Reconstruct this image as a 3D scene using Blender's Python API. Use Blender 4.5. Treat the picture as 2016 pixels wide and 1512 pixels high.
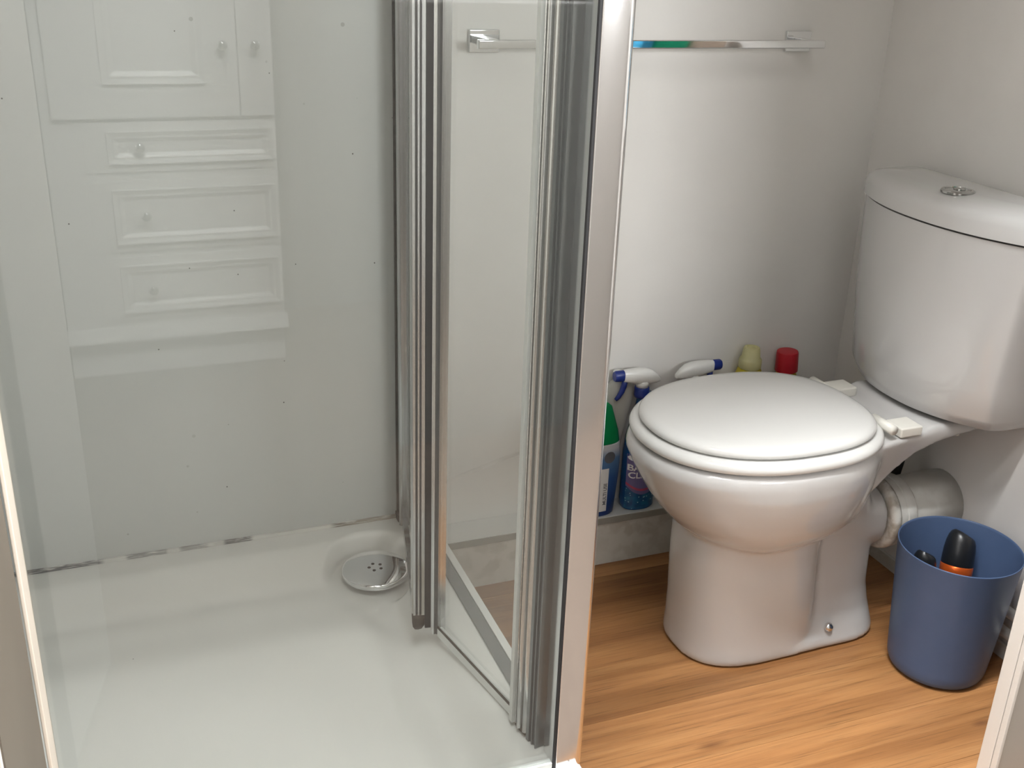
import bpy, bmesh, math, random
from mathutils import Matrix, Vector
random.seed(7)
scene = bpy.context.scene
for o in list(bpy.data.objects):
    bpy.data.objects.remove(o)
PI = math.pi

# ------------------------------------------------------------------ camera
cam_d = bpy.data.cameras.new('camera')
cam = bpy.data.objects.new('camera', cam_d)
scene.collection.objects.link(cam)
scene.camera = cam
F_PX = 2115.03
cam_d.sensor_fit = 'HORIZONTAL'
cam_d.sensor_width = 36.0
cam_d.lens = F_PX / 2016 * 36.0
cam_d.clip_start = 0.01
R3 = ((0.933541, -0.356909, 0.033438), (-0.108306, -0.369743, -0.9228), (0.341719, 0.85785, -0.383826))
cr, cd, cf = (Vector(v) for v in R3)
cam.matrix_world = Matrix(((cr.x, -cd.x, -cf.x, 0), (cr.y, -cd.y, -cf.y, 0), (cr.z, -cd.z, -cf.z, 1.15), (0, 0, 0, 1)))

# ------------------------------------------------------------------ world, lights, exposure
w = bpy.data.worlds.new('world'); scene.world = w
w.use_nodes = True
w.node_tree.nodes['Background'].inputs[0].default_value = (0.80, 0.90, 1.0, 1)
w.node_tree.nodes['Background'].inputs[1].default_value = 0.3
vs = scene.view_settings
vs.view_transform = 'Standard'; vs.look = 'None'; vs.gamma = 1.0; vs.use_curve_mapping = False
vs.exposure = 0.42
def area(name, loc, target, sx, sy, power, col=(1, 1, 1)):
    d = bpy.data.lights.new(name, 'AREA'); d.shape = 'RECTANGLE'; d.size = sx; d.size_y = sy
    d.energy = power; d.color = col
    o = bpy.data.objects.new(name, d); scene.collection.objects.link(o)
    o.location = loc
    o.rotation_euler = (Vector(target) - Vector(loc)).to_track_quat('-Z', 'Y').to_euler()
    return o
area('doorway_ceiling_strip_light', (0.45, 0.765, 2.335), (0.45, 0.80, 0.0), 0.9, 0.14, 64, (0.97, 0.99, 1.0))
area('bedroom_back_window_daylight', (1.28, -1.35, 1.36), (1.10, 1.0, 0.95), 0.8, 0.6, 42, (0.97, 0.99, 1.0))
area('bedroom_left_window_daylight', (-1.95, -0.55, 1.55), (0.3, 0.5, 0.6), 0.9, 1.2, 15, (0.97, 0.99, 1.0))
area('wardrobe_fill_light', (0.25, 0.25, 2.26), (0.20, -0.90, 0.7), 0.4, 0.25, 9, (0.98, 0.99, 1.0))  # unseen lamp, added to brighten the wardrobe mirrored in the glass

# ------------------------------------------------------------------ materials
def new_mat(name):
    m = bpy.data.materials.new(name); m.use_nodes = True
    return m, m.node_tree.nodes, m.node_tree.links, m.node_tree.nodes['Principled BSDF']
def rgba(c): return (c[0], c[1], c[2], 1.0)
def noise(N, L, scale, detail=3, coord='Object', sc=None):
    tc = N.new('ShaderNodeTexCoord'); n = N.new('ShaderNodeTexNoise')
    n.inputs['Scale'].default_value = scale; n.inputs['Detail'].default_value = detail
    if sc:
        mp = N.new('ShaderNodeMapping'); mp.inputs['Scale'].default_value = sc
        L.new(tc.outputs[coord], mp.inputs['Vector']); L.new(mp.outputs[0], n.inputs['Vector'])
    else:
        L.new(tc.outputs[coord], n.inputs['Vector'])
    return n
def ramp(N, L, src, stops):
    r = N.new('ShaderNodeValToRGB')
    e = r.color_ramp.elements
    while len(e) > 1: e.remove(e[-1])
    e[0].position = stops[0][0]; e[0].color = rgba(stops[0][1]) if not isinstance(stops[0][1], float) else (stops[0][1],) * 3 + (1,)
    for p, c in stops[1:]:
        k = e.new(p); k.color = rgba(c) if not isinstance(c, float) else (c, c, c, 1)
    L.new(src, r.inputs[0]); return r
def mixc(N, L, fac, a, b, mode='MIX'):
    m = N.new('ShaderNodeMix'); m.data_type = 'RGBA'; m.blend_type = mode
    for sock, v in ((m.inputs[0], fac), (m.inputs[6], a), (m.inputs[7], b)):
        if hasattr(v, 'links') or hasattr(v, 'is_linked'): L.new(v, sock)
        elif isinstance(v, (int, float)): sock.default_value = v
        else: sock.default_value = rgba(v)
    return m.outputs[2]
def mathn(N, L, op, a, b=None):
    m = N.new('ShaderNodeMath'); m.operation = op
    for i, v in enumerate((a, b)):
        if v is None: continue
        if isinstance(v, (int, float)): m.inputs[i].default_value = v
        else: L.new(v, m.inputs[i])
    return m.outputs[0]
def specks(N, L, scale, size, seed=0.0, cover=0.5):
    """sparse small spots, 0..1"""
    tc = N.new('ShaderNodeTexCoord')
    mp = N.new('ShaderNodeMapping'); mp.inputs['Location'].default_value = (seed, seed * .7, seed * 1.3)
    L.new(tc.outputs['Object'], mp.inputs[0])
    v = N.new('ShaderNodeTexVoronoi'); v.inputs['Scale'].default_value = scale
    L.new(mp.outputs[0], v.inputs['Vector'])
    sp = N.new('ShaderNodeSeparateColor'); L.new(v.outputs['Color'], sp.inputs[0])
    a = mathn(N, L, 'LESS_THAN', v.outputs['Distance'], size)
    b = mathn(N, L, 'GREATER_THAN', sp.outputs[0], cover)
    return mathn(N, L, 'MULTIPLY', a, b)
def plain(name, col, rough=0.5, metal=0.0, var=0.06, scale=8, bump=0.0, coat=0.0, spec=0.5):
    m, N, L, B = new_mat(name)
    n = noise(N, L, scale, 4)
    r = ramp(N, L, n.outputs['Fac'], [(0.3, tuple(c * (1 - var) for c in col)), (0.7, tuple(min(1, c * (1 + var)) for c in col))])
    L.new(r.outputs[0], B.inputs['Base Color'])
    B.inputs['Roughness'].default_value = rough; B.inputs['Metallic'].default_value = metal
    B.inputs['Coat Weight'].default_value = coat; B.inputs['Specular IOR Level'].default_value = spec
    if bump:
        n2 = noise(N, L, scale * 12, 3); bp = N.new('ShaderNodeBump'); bp.inputs['Strength'].default_value = bump
        bp.inputs['Distance'].default_value = 0.002
        L.new(n2.outputs['Fac'], bp.inputs['Height']); L.new(bp.outputs[0], B.inputs['Normal'])
    return m

M_wall = plain('wall_paint', (0.74, 0.725, 0.70), 0.55, var=0.02, bump=0.08)
M_wall_r = plain('wall_paint_side', (0.76, 0.735, 0.71), 0.6, var=0.03, bump=0.08)
M_front = plain('partition_paint', (0.40, 0.37, 0.33), 0.55, var=0.03)
M_ceil = plain('ceiling_paint', (0.8, 0.79, 0.77), 0.7, var=0.02)
M_hall = plain('hall_paint', (0.33, 0.31, 0.29), 0.7, var=0.03)
M_hallfloor = plain('hall_carpet', (0.23, 0.18, 0.145), 0.9, var=0.15, scale=40)
M_white_trim = plain('white_gloss_trim', (0.70, 0.665, 0.62), 0.35, var=0.02)
M_brown = plain('taupe_frame_paint', (0.17, 0.145, 0.115), 0.55, var=0.04)
M_cream = plain('cream_plastic_channel', (0.80, 0.72, 0.62), 0.4, var=0.03)
M_ceramic = plain('white_ceramic', (0.56, 0.55, 0.54), 0.07, var=0.008, coat=0.4)
M_seat = plain('white_seat_plastic', (0.68, 0.675, 0.655), 0.16, var=0.01)
M_plastic = plain('cream_white_plastic', (0.78, 0.76, 0.70), 0.35, var=0.03)
M_black = plain('black_plastic', (0.012, 0.013, 0.015), 0.32, var=0.1)
M_rubber = plain('black_rubber', (0.02, 0.02, 0.022), 0.6, var=0.2)
M_grime = plain('dark_grime', (0.07, 0.058, 0.05), 0.6, var=0.4, scale=60)
M_red = plain('red_cap_plastic', (0.42, 0.008, 0.02), 0.4)
M_blue = plain('navy_plastic', (0.01, 0.03, 0.22), 0.35)
M_white_pl = plain('white_trigger_plastic', (0.78, 0.78, 0.76), 0.25, var=0.01)
M_grey_pl = plain('pale_grey_bottle_plastic', (0.46, 0.46, 0.43), 0.4, var=0.03)
M_green = plain('green_bottle_plastic', (0.0, 0.22, 0.07), 0.35)
M_orange = plain('orange_metal_band', (0.75, 0.13, 0.02), 0.3, metal=0.6)
M_grey_edge = plain('grey_board_edge', (0.30, 0.295, 0.265), 0.55)
M_chrome = plain('chrome', (0.80, 0.81, 0.82), 0.05, metal=1.0, var=0.01)
M_chrome_dark = plain('chrome_button', (0.50, 0.50, 0.49), 0.18, metal=1.0, var=0.02)
M_hole = plain('dark_hole', (0.015, 0.015, 0.015), 0.8)
M_label_w = plain('label_white', (0.75, 0.77, 0.78), 0.4)
M_purple = plain('label_purple', (0.16, 0.14, 0.33), 0.4)
M_stripe = plain('label_red_stripe', (0.45, 0.08, 0.16), 0.4)
M_letter = plain('letter_white', (0.85, 0.85, 0.85), 0.4)
M_letter_dark = plain('letter_dark', (0.10, 0.11, 0.13), 0.5)
M_wardrobe = plain('white_wardrobe_paint', (0.80, 0.79, 0.775), 0.34, var=0.01)
M_rail_glint_b = plain('rail_glint_blue', (0.05, 0.45, 0.80), 0.4, var=0.15, scale=60)
M_rail_glint_g = plain('rail_glint_green', (0.0, 0.55, 0.30), 0.4, var=0.15, scale=60)
M_rail_glint_c = plain('rail_glint_cream', (0.85, 0.68, 0.56), 0.4, var=0.08, scale=60)

def mat_alu():
    m, N, L, B = new_mat('bright_aluminium')
    n = noise(N, L, 3.0, 2, sc=(30, 30, 0.6))
    r = ramp(N, L, n.outputs['Fac'], [(0.3, (0.50, 0.51, 0.515)), (0.7, (0.62, 0.625, 0.625))])
    # lime scale and soap streaks low on the profiles
    n2 = noise(N, L, 14.0, 5, sc=(3, 3, 0.35)); g = N.new('ShaderNodeNewGeometry'); sx = N.new('ShaderNodeSeparateXYZ')
    L.new(g.outputs['Position'], sx.inputs[0])
    mr = N.new('ShaderNodeMapRange'); mr.inputs[1].default_value = 0.16; mr.inputs[2].default_value = 0.55
    mr.inputs[3].default_value = 0.16; mr.inputs[4].default_value = 0.0
    L.new(sx.outputs[2], mr.inputs[0])
    s = mathn(N, L, 'ADD', n2.outputs['Fac'], mr.outputs[0])
    r2 = ramp(N, L, s, [(0.66, 0.0), (0.80, 0.8)])
    c = mixc(N, L, r2.outputs[0], r.outputs[0], (0.30, 0.26, 0.22))
    L.new(c, B.inputs['Base Color'])
    B.inputs['Metallic'].default_value = 1.0
    rr = ramp(N, L, n.outputs['Fac'], [(0.3, 0.18), (0.7, 0.22)])
    L.new(rr.outputs[0], B.inputs['Roughness'])
    return m
M_alu = mat_alu()
M_post = plain('polished_aluminium', (0.74, 0.735, 0.735), 0.14, metal=1.0, var=0.02)
M_seal = plain('pale_vinyl_seal', (0.74, 0.76, 0.745), 0.3, var=0.04)
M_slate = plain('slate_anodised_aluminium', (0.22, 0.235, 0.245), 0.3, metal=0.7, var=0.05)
M_groove_shade = plain('profile_groove_shade', (0.09, 0.092, 0.092), 0.4, metal=0.4, var=0.1)  # dark colour standing in for shade inside the profile grooves

def mat_acrylic(name, col, rough, speck_scale, speck_size, cover, seed):
    m, N, L, B = new_mat(name)
    n = noise(N, L, 2.5, 4)
    r = ramp(N, L, n.outputs['Fac'], [(0.3, tuple(c * .985 for c in col)), (0.7, col)])
    s = specks(N, L, speck_scale, speck_size, seed, cover)
    c = mixc(N, L, s, r.outputs[0], (0.09, 0.08, 0.07))
    s2 = specks(N, L, speck_scale * 0.6, speck_size * 1.6, seed + 3.3, cover)
    n3 = noise(N, L, 5, 2); s2b = mathn(N, L, 'MULTIPLY', s2, ramp(N, L, n3.outputs['Fac'], [(0.46, 0.0), (0.6, 0.45)]).outputs[0])
    c = mixc(N, L, s2b, c, (0.22, 0.20, 0.17))
    L.new(c, B.inputs['Base Color'])
    B.inputs['Roughness'].default_value = rough
    return m
M_panel = mat_acrylic('shower_wall_acrylic', (0.53, 0.545, 0.53), 0.38, 30, 0.036, 0.66, 1.7)
M_tray = mat_acrylic('shower_tray_acrylic', (0.75, 0.75, 0.72), 0.14, 34, 0.040, 0.86, 5.2)

def mat_sealant():
    m, N, L, B = new_mat('mouldy_sealant')
    g = N.new('ShaderNodeNewGeometry'); sx = N.new('ShaderNodeSeparateXYZ'); L.new(g.outputs['Position'], sx.inputs[0])
    mr = N.new('ShaderNodeMapRange'); mr.inputs[1].default_value = -0.20; mr.inputs[2].default_value = 0.48
    L.new(sx.outputs[0], mr.inputs[0])
    k = [(0.0, .75), (.12, .95), (.20, .75), (.215, .12), (.26, .12), (.27, .62), (.36, .5), (.365, .15), (.39, .15), (.40, .55), (.46, .5),
         (.47, .2), (.50, .2), (.51, .75), (.57, .75), (.58, .08), (.78, .05), (.80, .8), (.90, .6), (1.0, .7)]
    rm = ramp(N, L, mr.outputs[0], [(p, float(v)) for p, v in k])
    n = noise(N, L, 90, 5, coord='Object', sc=(0.35, 1, 4))
    s = mathn(N, L, 'MULTIPLY', rm.outputs[0], ramp(N, L, n.outputs['Fac'], [(0.30, 0.0), (0.48, 1.0)]).outputs[0])
    br = ramp(N, L, mr.outputs[0], [(0.7, (0.05, 0.05, 0.06)), (0.88, (0.20, 0.15, 0.09))])
    c = mixc(N, L, s, (0.72, 0.72, 0.68), br.outputs[0])
    L.new(c, B.inputs['Base Color']); B.inputs['Roughness'].default_value = 0.4
    return m
M_sealant = mat_sealant()

def mat_glass():
    m = bpy.data.materials.new('clear_glass'); m.use_nodes = True
    N, L = m.node_tree.nodes, m.node_tree.links
    N.remove(N['Principled BSDF']); out = N['Material Output']
    tr = N.new('ShaderNodeBsdfTransparent'); gl = N.new('ShaderNodeBsdfGlossy'); gl.inputs['Roughness'].default_value = 0.0
    n = noise(N, L, 1.5, 2)
    L.new(ramp(N, L, n.outputs['Fac'], [(0.3, (0.952, 0.962, 0.952)), (0.7, (0.962, 0.970, 0.962))]).outputs[0], tr.inputs[0])
    geo = N.new('ShaderNodeNewGeometry'); mr = N.new('ShaderNodeMapRange')
    L.new(geo.outputs['Backfacing'], mr.inputs[0]); mr.inputs[3].default_value = 1.6; mr.inputs[4].default_value = 1 / 1.6
    fr = N.new('ShaderNodeFresnel'); L.new(mr.outputs[0], fr.inputs[0])
    mx = N.new('ShaderNodeMixShader'); L.new(fr.outputs[0], mx.inputs[0]); L.new(tr.outputs[0], mx.inputs[1]); L.new(gl.outputs[0], mx.inputs[2])
    L.new(mx.outputs[0], out.inputs[0])
    return m
M_glass = mat_glass()

def mat_bin():
    m, N, L, B = new_mat('translucent_blue_plastic')
    out = N['Material Output']
    n = noise(N, L, 30, 4)
    r = ramp(N, L, n.outputs['Fac'], [(0.3, (0.115, 0.18, 0.33)), (0.7, (0.125, 0.19, 0.345))])
    L.new(r.outputs[0], B.inputs['Base Color']); B.inputs['Roughness'].default_value = 0.33
    t = N.new('ShaderNodeBsdfTranslucent'); L.new(r.outputs[0], t.inputs[0])
    mx = N.new('ShaderNodeMixShader'); mx.inputs[0].default_value = 0.35
    L.new(B.outputs[0], mx.inputs[1]); L.new(t.outputs[0], mx.inputs[2]); L.new(mx.outputs[0], out.inputs[0])
    return m
M_bin = mat_bin()

def mat_wood():
    m, N, L, B = new_mat('oak_plank')
    oi = N.new('ShaderNodeObjectInfo'); tc = N.new('ShaderNodeTexCoord')
    g = N.new('ShaderNodeNewGeometry')
    off = N.new('ShaderNodeCombineXYZ'); L.new(mathn(N, L, 'MULTIPLY', oi.outputs['Random'], 37.0), off.inputs[0])
    L.new(mathn(N, L, 'MULTIPLY', oi.outputs['Random'], 11.0), off.inputs[2])
    add = N.new('ShaderNodeVectorMath'); add.operation = 'ADD'; L.new(g.outputs['Position'], add.inputs[0]); L.new(off.outputs[0], add.inputs[1])
    def nz(scale, sc, det, dist=0.0):
        mp = N.new('ShaderNodeMapping'); mp.inputs['Scale'].default_value = sc; L.new(add.outputs[0], mp.inputs[0])
        n = N.new('ShaderNodeTexNoise'); n.inputs['Scale'].default_value = scale; n.inputs['Detail'].default_value = det
        n.inputs['Distortion'].default_value = dist
        L.new(mp.outputs[0], n.inputs['Vector']); return n.outputs['Fac']
    a = nz(2.0, (1.1, 22, 1), 6, 0.5); b = nz(5.0, (2.2, 85, 1), 5, 0.25); c = nz(1.2, (1.0, 7, 1), 2)
    base = ramp(N, L, a, [(0.25, (0.28, 0.130, 0.050)), (0.45, (0.36, 0.175, 0.068)), (0.58, (0.41, 0.21, 0.084)), (0.75, (0.46, 0.25, 0.105))])
    grain = ramp(N, L, b, [(0.30, 0.52), (0.40, 0.85), (0.52, 1.0)])
    col = mixc(N, L, 0.75, base.outputs[0], grain.outputs[0], 'MULTIPLY')
    tone = ramp(N, L, c, [(0.34, (0.62, 0.55, 0.48)), (0.60, (1.10, 1.06, 1.02))])
    col = mixc(N, L, 1.0, col, tone.outputs[0], 'MULTIPLY')
    # a few dark knots
    for kx, ky, rx, ry in ((0.80, 1.115, 0.030, 0.009), (1.245, 1.02, 0.02, 0.007)):
        sb = N.new('ShaderNodeVectorMath'); sb.operation = 'SUBTRACT'; L.new(g.outputs['Position'], sb.inputs[0]); sb.inputs[1].default_value = (kx, ky, 0)
        sc = N.new('ShaderNodeVectorMath'); sc.operation = 'MULTIPLY'; L.new(sb.outputs[0], sc.inputs[0]); sc.inputs[1].default_value = (1 / rx, 1 / ry, 0)
        ln = N.new('ShaderNodeVectorMath'); ln.operation = 'LENGTH'; L.new(sc.outputs[0], ln.inputs[0])
        wob = mathn(N, L, 'ADD', ln.outputs['Value'], mathn(N, L, 'MULTIPLY', b, 0.8))
        kk = ramp(N, L, mathn(N, L, 'MULTIPLY', wob, 0.4), [(0.2, 0.75), (0.62, 0.0)])
        col = mixc(N, L, kk.outputs[0], col, (0.14, 0.055, 0.022))
    L.new(col, B.inputs['Base Color'])
    L.new(ramp(N, L, b, [(0.3, 0.42), (0.6, 0.30)]).outputs[0], B.inputs['Roughness'])
    bp = N.new('ShaderNodeBump'); bp.inputs['Strength'].default_value = 0.25; bp.inputs['Distance'].default_value = 0.001
    L.new(b, bp.inputs['Height']); L.new(bp.outputs[0], B.inputs['Normal'])
    return m
M_wood = mat_wood()

def mat_sparkle():
    m, N, L, B = new_mat('blue_sparkle_label')
    s = specks(N, L, 170, 0.22, 2.0, 0.55); n = noise(N, L, 60, 3)
    base = ramp(N, L, n.outputs['Fac'], [(0.3, (0.004, 0.05, 0.16)), (0.7, (0.02, 0.15, 0.30))])
    c = mixc(N, L, mathn(N, L, 'MULTIPLY', s, 0.7), base.outputs[0], (0.45, 0.68, 0.80))
    L.new(c, B.inputs['Base Color']); B.inputs['Roughness'].default_value = 0.3
    return m
M_sparkle = mat_sparkle()
def mat_bluebody():
    m, N, L, B = new_mat('blue_liquid_bottle')
    n = noise(N, L, 18, 2)
    r = ramp(N, L, n.outputs['Fac'], [(0.3, (0.008, 0.06, 0.20)), (0.7, (0.015, 0.09, 0.27))])
    L.new(r.outputs[0], B.inputs['Base Color']); B.inputs['Roughness'].default_value = 0.12
    B.inputs['Coat Weight'].default_value = 0.5
    return m
M_bluebody = mat_bluebody()
def mat_c_body():
    """white shoulder fading through fine printed lines to dark blue"""
    m, N, L, B = new_mat('blue_white_printed_bottle')
    g = N.new('ShaderNodeNewGeometry'); sx = N.new('ShaderNodeSeparateXYZ'); L.new(g.outputs['Position'], sx.inputs[0])
    mr = N.new('ShaderNodeMapRange'); mr.inputs[1].default_value = 0.11; mr.inputs[2].default_value = 0.29
    L.new(sx.outputs[2], mr.inputs[0])
    r = ramp(N, L, mr.outputs[0], [(0.0, (0.006, 0.03, 0.17)), (0.45, (0.03, 0.10, 0.30)), (0.68, (0.10, 0.22, 0.42)), (0.8, (0.62, 0.65, 0.68))])
    wv = N.new('ShaderNodeTexWave'); wv.inputs['Scale'].default_value = 160; tc = N.new('ShaderNodeTexCoord'); L.new(tc.outputs['Object'], wv.inputs['Vector'])
    c = mixc(N, L, mathn(N, L, 'MULTIPLY', wv.outputs['Fac'], 0.25), r.outputs[0], (0.01, 0.05, 0.2))
    L.new(c, B.inputs['Base Color']); B.inputs['Roughness'].default_value = 0.35
    return m
M_cbody = mat_c_body()
def mat_trans(name, col, t):
    m, N, L, B = new_mat(name); out = N['Material Output']
    n = noise(N, L, 40, 3)
    r = ramp(N, L, n.outputs['Fac'], [(0.3, tuple(c * .93 for c in col)), (0.7, col)]); L.new(r.outputs[0], B.inputs['Base Color'])
    B.inputs['Roughness'].default_value = 0.3
    tl = N.new('ShaderNodeBsdfTranslucent'); L.new(r.outputs[0], tl.inputs[0])
    mx = N.new('ShaderNodeMixShader'); mx.inputs[0].default_value = t
    L.new(B.outputs[0], mx.inputs[1]); L.new(tl.outputs[0], mx.inputs[2]); L.new(mx.outputs[0], out.inputs[0])
    return m
M_yellow = mat_trans('yellow_bottle_plastic', (0.62, 0.50, 0.03), 0.25)
M_palecap = mat_trans('translucent_cap_plastic', (0.86, 0.83, 0.52), 0.5)
def mat_pipe(name, stain):
    m, N, L, B = new_mat(name)
    n = noise(N, L, 28, 5); n2 = noise(N, L, 5, 2)
    s = mathn(N, L, 'MULTIPLY', ramp(N, L, n.outputs['Fac'], [(0.44, 0.0), (0.56, stain)]).outputs[0], ramp(N, L, n2.outputs['Fac'], [(0.4, 0.3), (0.6, 1.0)]).outputs[0])
    c = mixc(N, L, s, (0.66, 0.65, 0.61), (0.20, 0.14, 0.07))
    L.new(c, B.inputs['Base Color']); B.inputs['Roughness'].default_value = 0.35
    return m
M_pipe = mat_pipe('soil_pipe_plastic', 0.15)
M_collar_dirty = mat_pipe('stained_rubber_ring', 0.9)
M_box = mat_pipe('scuffed_white_board', 0.25)

# ------------------------------------------------------------------ mesh helpers
def obj(name, me, mat=None, parent=None, smooth=False, bevel=0.0, kind=None, seg=2):
    o = bpy.data.objects.new(name, me); scene.collection.objects.link(o)
    if mat and not me.materials: me.materials.append(mat)
    if smooth:
        for p in me.polygons: p.use_smooth = True
    if bevel:
        b = o.modifiers.new('bevel', 'BEVEL'); b.width = bevel; b.segments = seg; b.limit_method = 'ANGLE'; b.angle_limit = 0.6
        for p in me.polygons: p.use_smooth = True
        o.modifiers.new('wn', 'WEIGHTED_NORMAL')
    if parent is not None:
        o.parent = parent
        pw = Vector((0, 0, 0)); q = parent
        while q is not None: pw += q.location; q = q.parent
        o.location = -pw
    if kind: o['kind'] = kind
    return o
def thing(name, label, cat, loc, group=None):
    o = bpy.data.objects.new(name, None); scene.collection.objects.link(o)
    o.location = loc; o.empty_display_size = 0.05
    o['label'] = label; o['category'] = cat
    if group: o['group'] = group
    return o
def tag(o, label, cat, group=None):
    o['label'] = label; o['category'] = cat
    if group: o['group'] = group
    return o
class MB:
    def __init__(s): s.v = []; s.f = []
    def add(s, v, f):
        k = len(s.v); s.v += [tuple(p) for p in v]; s.f += [tuple(i + k for i in q) for q in f]; return s
    def box(s, x0, x1, y0, y1, z0, z1):
        return s.add([(x0, y0, z0), (x1, y0, z0), (x1, y1, z0), (x0, y1, z0), (x0, y0, z1), (x1, y0, z1), (x1, y1, z1), (x0, y1, z1)],
                     [(3, 2, 1, 0), (4, 5, 6, 7), (0, 1, 5, 4), (1, 2, 6, 5), (2, 3, 7, 6), (3, 0, 4, 7)])
    def loft(s, rings, cap0=True, cap1=True, closed=True):
        n = len(rings[0]); v = [p for r in rings for p in r]; f = []
        for i in range(len(rings) - 1):
            for j in range(n if closed else n - 1):
                k = (j + 1) % n
                f.append((i * n + j, i * n + k, (i + 1) * n + k, (i + 1) * n + j))
        if cap0: f.append(tuple(reversed(range(n))))
        if cap1: f.append(tuple(range((len(rings) - 1) * n, len(rings) * n)))
        return s.add(v, f)
    def lathe(s, prof, n=40, mat=None, cap0=True, cap1=True):
        mat = mat or Matrix.Identity(4)
        rings = [[mat @ Vector((r * math.cos(2 * PI * j / n), r * math.sin(2 * PI * j / n), z)) for j in range(n)] for r, z in prof]
        return s.loft(rings, cap0, cap1)
    def extrude(s, poly, z0, z1):   # poly: list of (x, y) world, counter-clockwise
        a = sum(poly[i][0] * poly[(i + 1) % len(poly)][1] - poly[(i + 1) % len(poly)][0] * poly[i][1] for i in range(len(poly)))
        if a < 0: poly = poly[::-1]
        return s.loft([[(x, y, z0) for x, y in poly], [(x, y, z1) for x, y in poly]])
    def tube(s, pts, radii, n=20, cap=True):
        pts = [Vector(p) for p in pts]; rings = []
        up = None
        for i, p in enumerate(pts):
            t = (pts[min(i + 1, len(pts) - 1)] - pts[max(i - 1, 0)]).normalized()
            if up is None: up = Vector((0, 0, 1)) if abs(t.z) < .9 else Vector((1, 0, 0))
            a = t.cross(up).normalized(); b = a.cross(t).normalized(); up = b
            r = radii[i] if isinstance(radii, (list, tuple)) else radii
            rings.append([p + (a * math.cos(-2 * PI * j / n) + b * math.sin(-2 * PI * j / n)) * r for j in range(n)])
        return s.loft(rings, cap, cap)
    def mesh(s, name='mesh'):
        me = bpy.data.meshes.new(name); me.from_pydata(s.v, [], s.f); me.validate(); me.update()
        bm = bmesh.new(); bm.from_mesh(me); bmesh.ops.recalc_face_normals(bm, faces=bm.faces); bm.to_mesh(me); bm.free()
        return me
    def build(s, name, mat, parent=None, **k): return obj(name, s.mesh(name), mat, parent, **k)
def box(name, b, mat, parent=None, bevel=0.0, **k): return MB().box(*b).build(name, mat, parent, bevel=bevel, **k)
def auto_smooth(o, deg=40):
    me = o.data
    for p in me.polygons: p.use_smooth = True
    bm = bmesh.new(); bm.from_mesh(me)
    for e in bm.edges:
        if len(e.link_faces) == 2 and e.calc_face_angle(0) > math.radians(deg): e.smooth = False
    bm.to_mesh(me); bm.free(); return o
def text_mesh(s, size):
    cu = bpy.data.curves.new('txt', 'FONT'); cu.body = s; cu.size = size; cu.align_x = 'CENTER'; cu.extrude = 0.0; cu.offset = size * 0.02
    o = bpy.data.objects.new('txt', cu); scene.collection.objects.link(o)
    bpy.context.view_layer.update()
    me = bpy.data.meshes.new_from_object(o.evaluated_get(bpy.context.evaluated_depsgraph_get()))
    bpy.data.objects.remove(o); return me

# ================================================================== SETTING
XW, YB = 1.409, 1.71
YG = 0.995                               # plane of the front shower glass
def S(name, b, mat, bevel=0.0): return box(name, b, mat, bevel=bevel, kind='structure')
S('wall_back', (-0.40, XW + 0.10, YB, YB + 0.10, -0.02, 2.35), M_wall)
S('wall_right', (XW + 0.004, XW + 0.10, 0.913, YB, -0.02, 2.35), M_wall_r)
S('wall_left', (-0.40, -0.26, 0.957, YB, -0.02, 2.35), M_wall)
S('ceiling', (-2.1, 2.3, -1.45, YB + 0.10, 2.35, 2.45), M_ceil)
# wood floor: sub-floor with separate planks laid along X
floor = S('floor', (-2.1, 2.3, -1.45, YB + 0.10, -0.05, -0.0078), M_rubber)
PW = 0.128; row = 0; y = 1.092 - 2 * PW
hall = box('carpet', (-2.1, 2.3, -1.45, y - 0.0006, -0.0078, 0.0), M_hallfloor, floor)
while y < YB - 0.003:
    y1 = min(y + PW, YB)
    cuts = [-0.25, (0.46, 0.20, 0.40, 0.30, 0.44, 0.42, 0.25)[row % 7], XW + 0.004]
    for i in range(len(cuts) - 1):
        box('plank', (cuts[i] + 0.0002, cuts[i + 1] - 0.0002, y + 0.0002, y1 - 0.0002, -0.0078, 0.0), M_wood, floor)
    y += PW; row += 1
# doorway: partitions left and right of the opening
fl = S('wall_front_left', (-2.1, -0.110, 0.72, 0.957, -0.02, 2.35), M_brown)
S('wall_front_right', (1.133, 2.3, 0.8845, 0.913, -0.02, 2.35), M_front)
S('wall_front_top', (-0.110, 1.133, 0.853, 0.913, 1.95, 2.35), M_white_trim)
t = S('trim_1', (1.130, 1.136, 0.8935, 0.915, 0.0, 2.10), M_white_trim, 0.001)
S('trim_2', (1.130, 1.136, 0.8832, 0.8925, 0.0, 2.10), M_white_trim, 0.001)
# white folding leaf of the room door, standing open on the left just inside the hall
def door_leaf():
    a, b = Vector((-0.1350, 0.700)), Vector((-0.0618, 0.400))
    d = (b - a).normalized(); n = Vector((-d.y, d.x)) * (-1 if -d.y > 0 else 1) * 0.032
    o = MB().extrude([tuple(a), tuple(b), tuple(b + n), tuple(a + n)], 0.006, 2.0).build('door_1', M_white_trim, bevel=0.0015, kind='structure')
    return o
door_leaf()
S('baseboard_right', (XW - 0.003, XW + 0.004, 0.915, YB, 0.0, 0.028), M_box, 0.001)
# hall behind the camera
S('wall_hall_back', (-2.1, 2.3, -1.45, -1.37, -0.02, 2.35), M_hall)
S('wall_hall_left', (-2.1, -2.0, -1.37, 0.72, -0.02, 2.35), M_wall)
S('hall_light_blocker', (0.62, 2.2, -0.36, -0.27, -0.02, 1.02), M_hall, 0.004)  # added half wall, out of view; keeps window light off bowl and floor
S('wall_hall_right', (2.2, 2.3, -1.37, 0.8845, -0.02, 2.35), M_wall)

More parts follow.
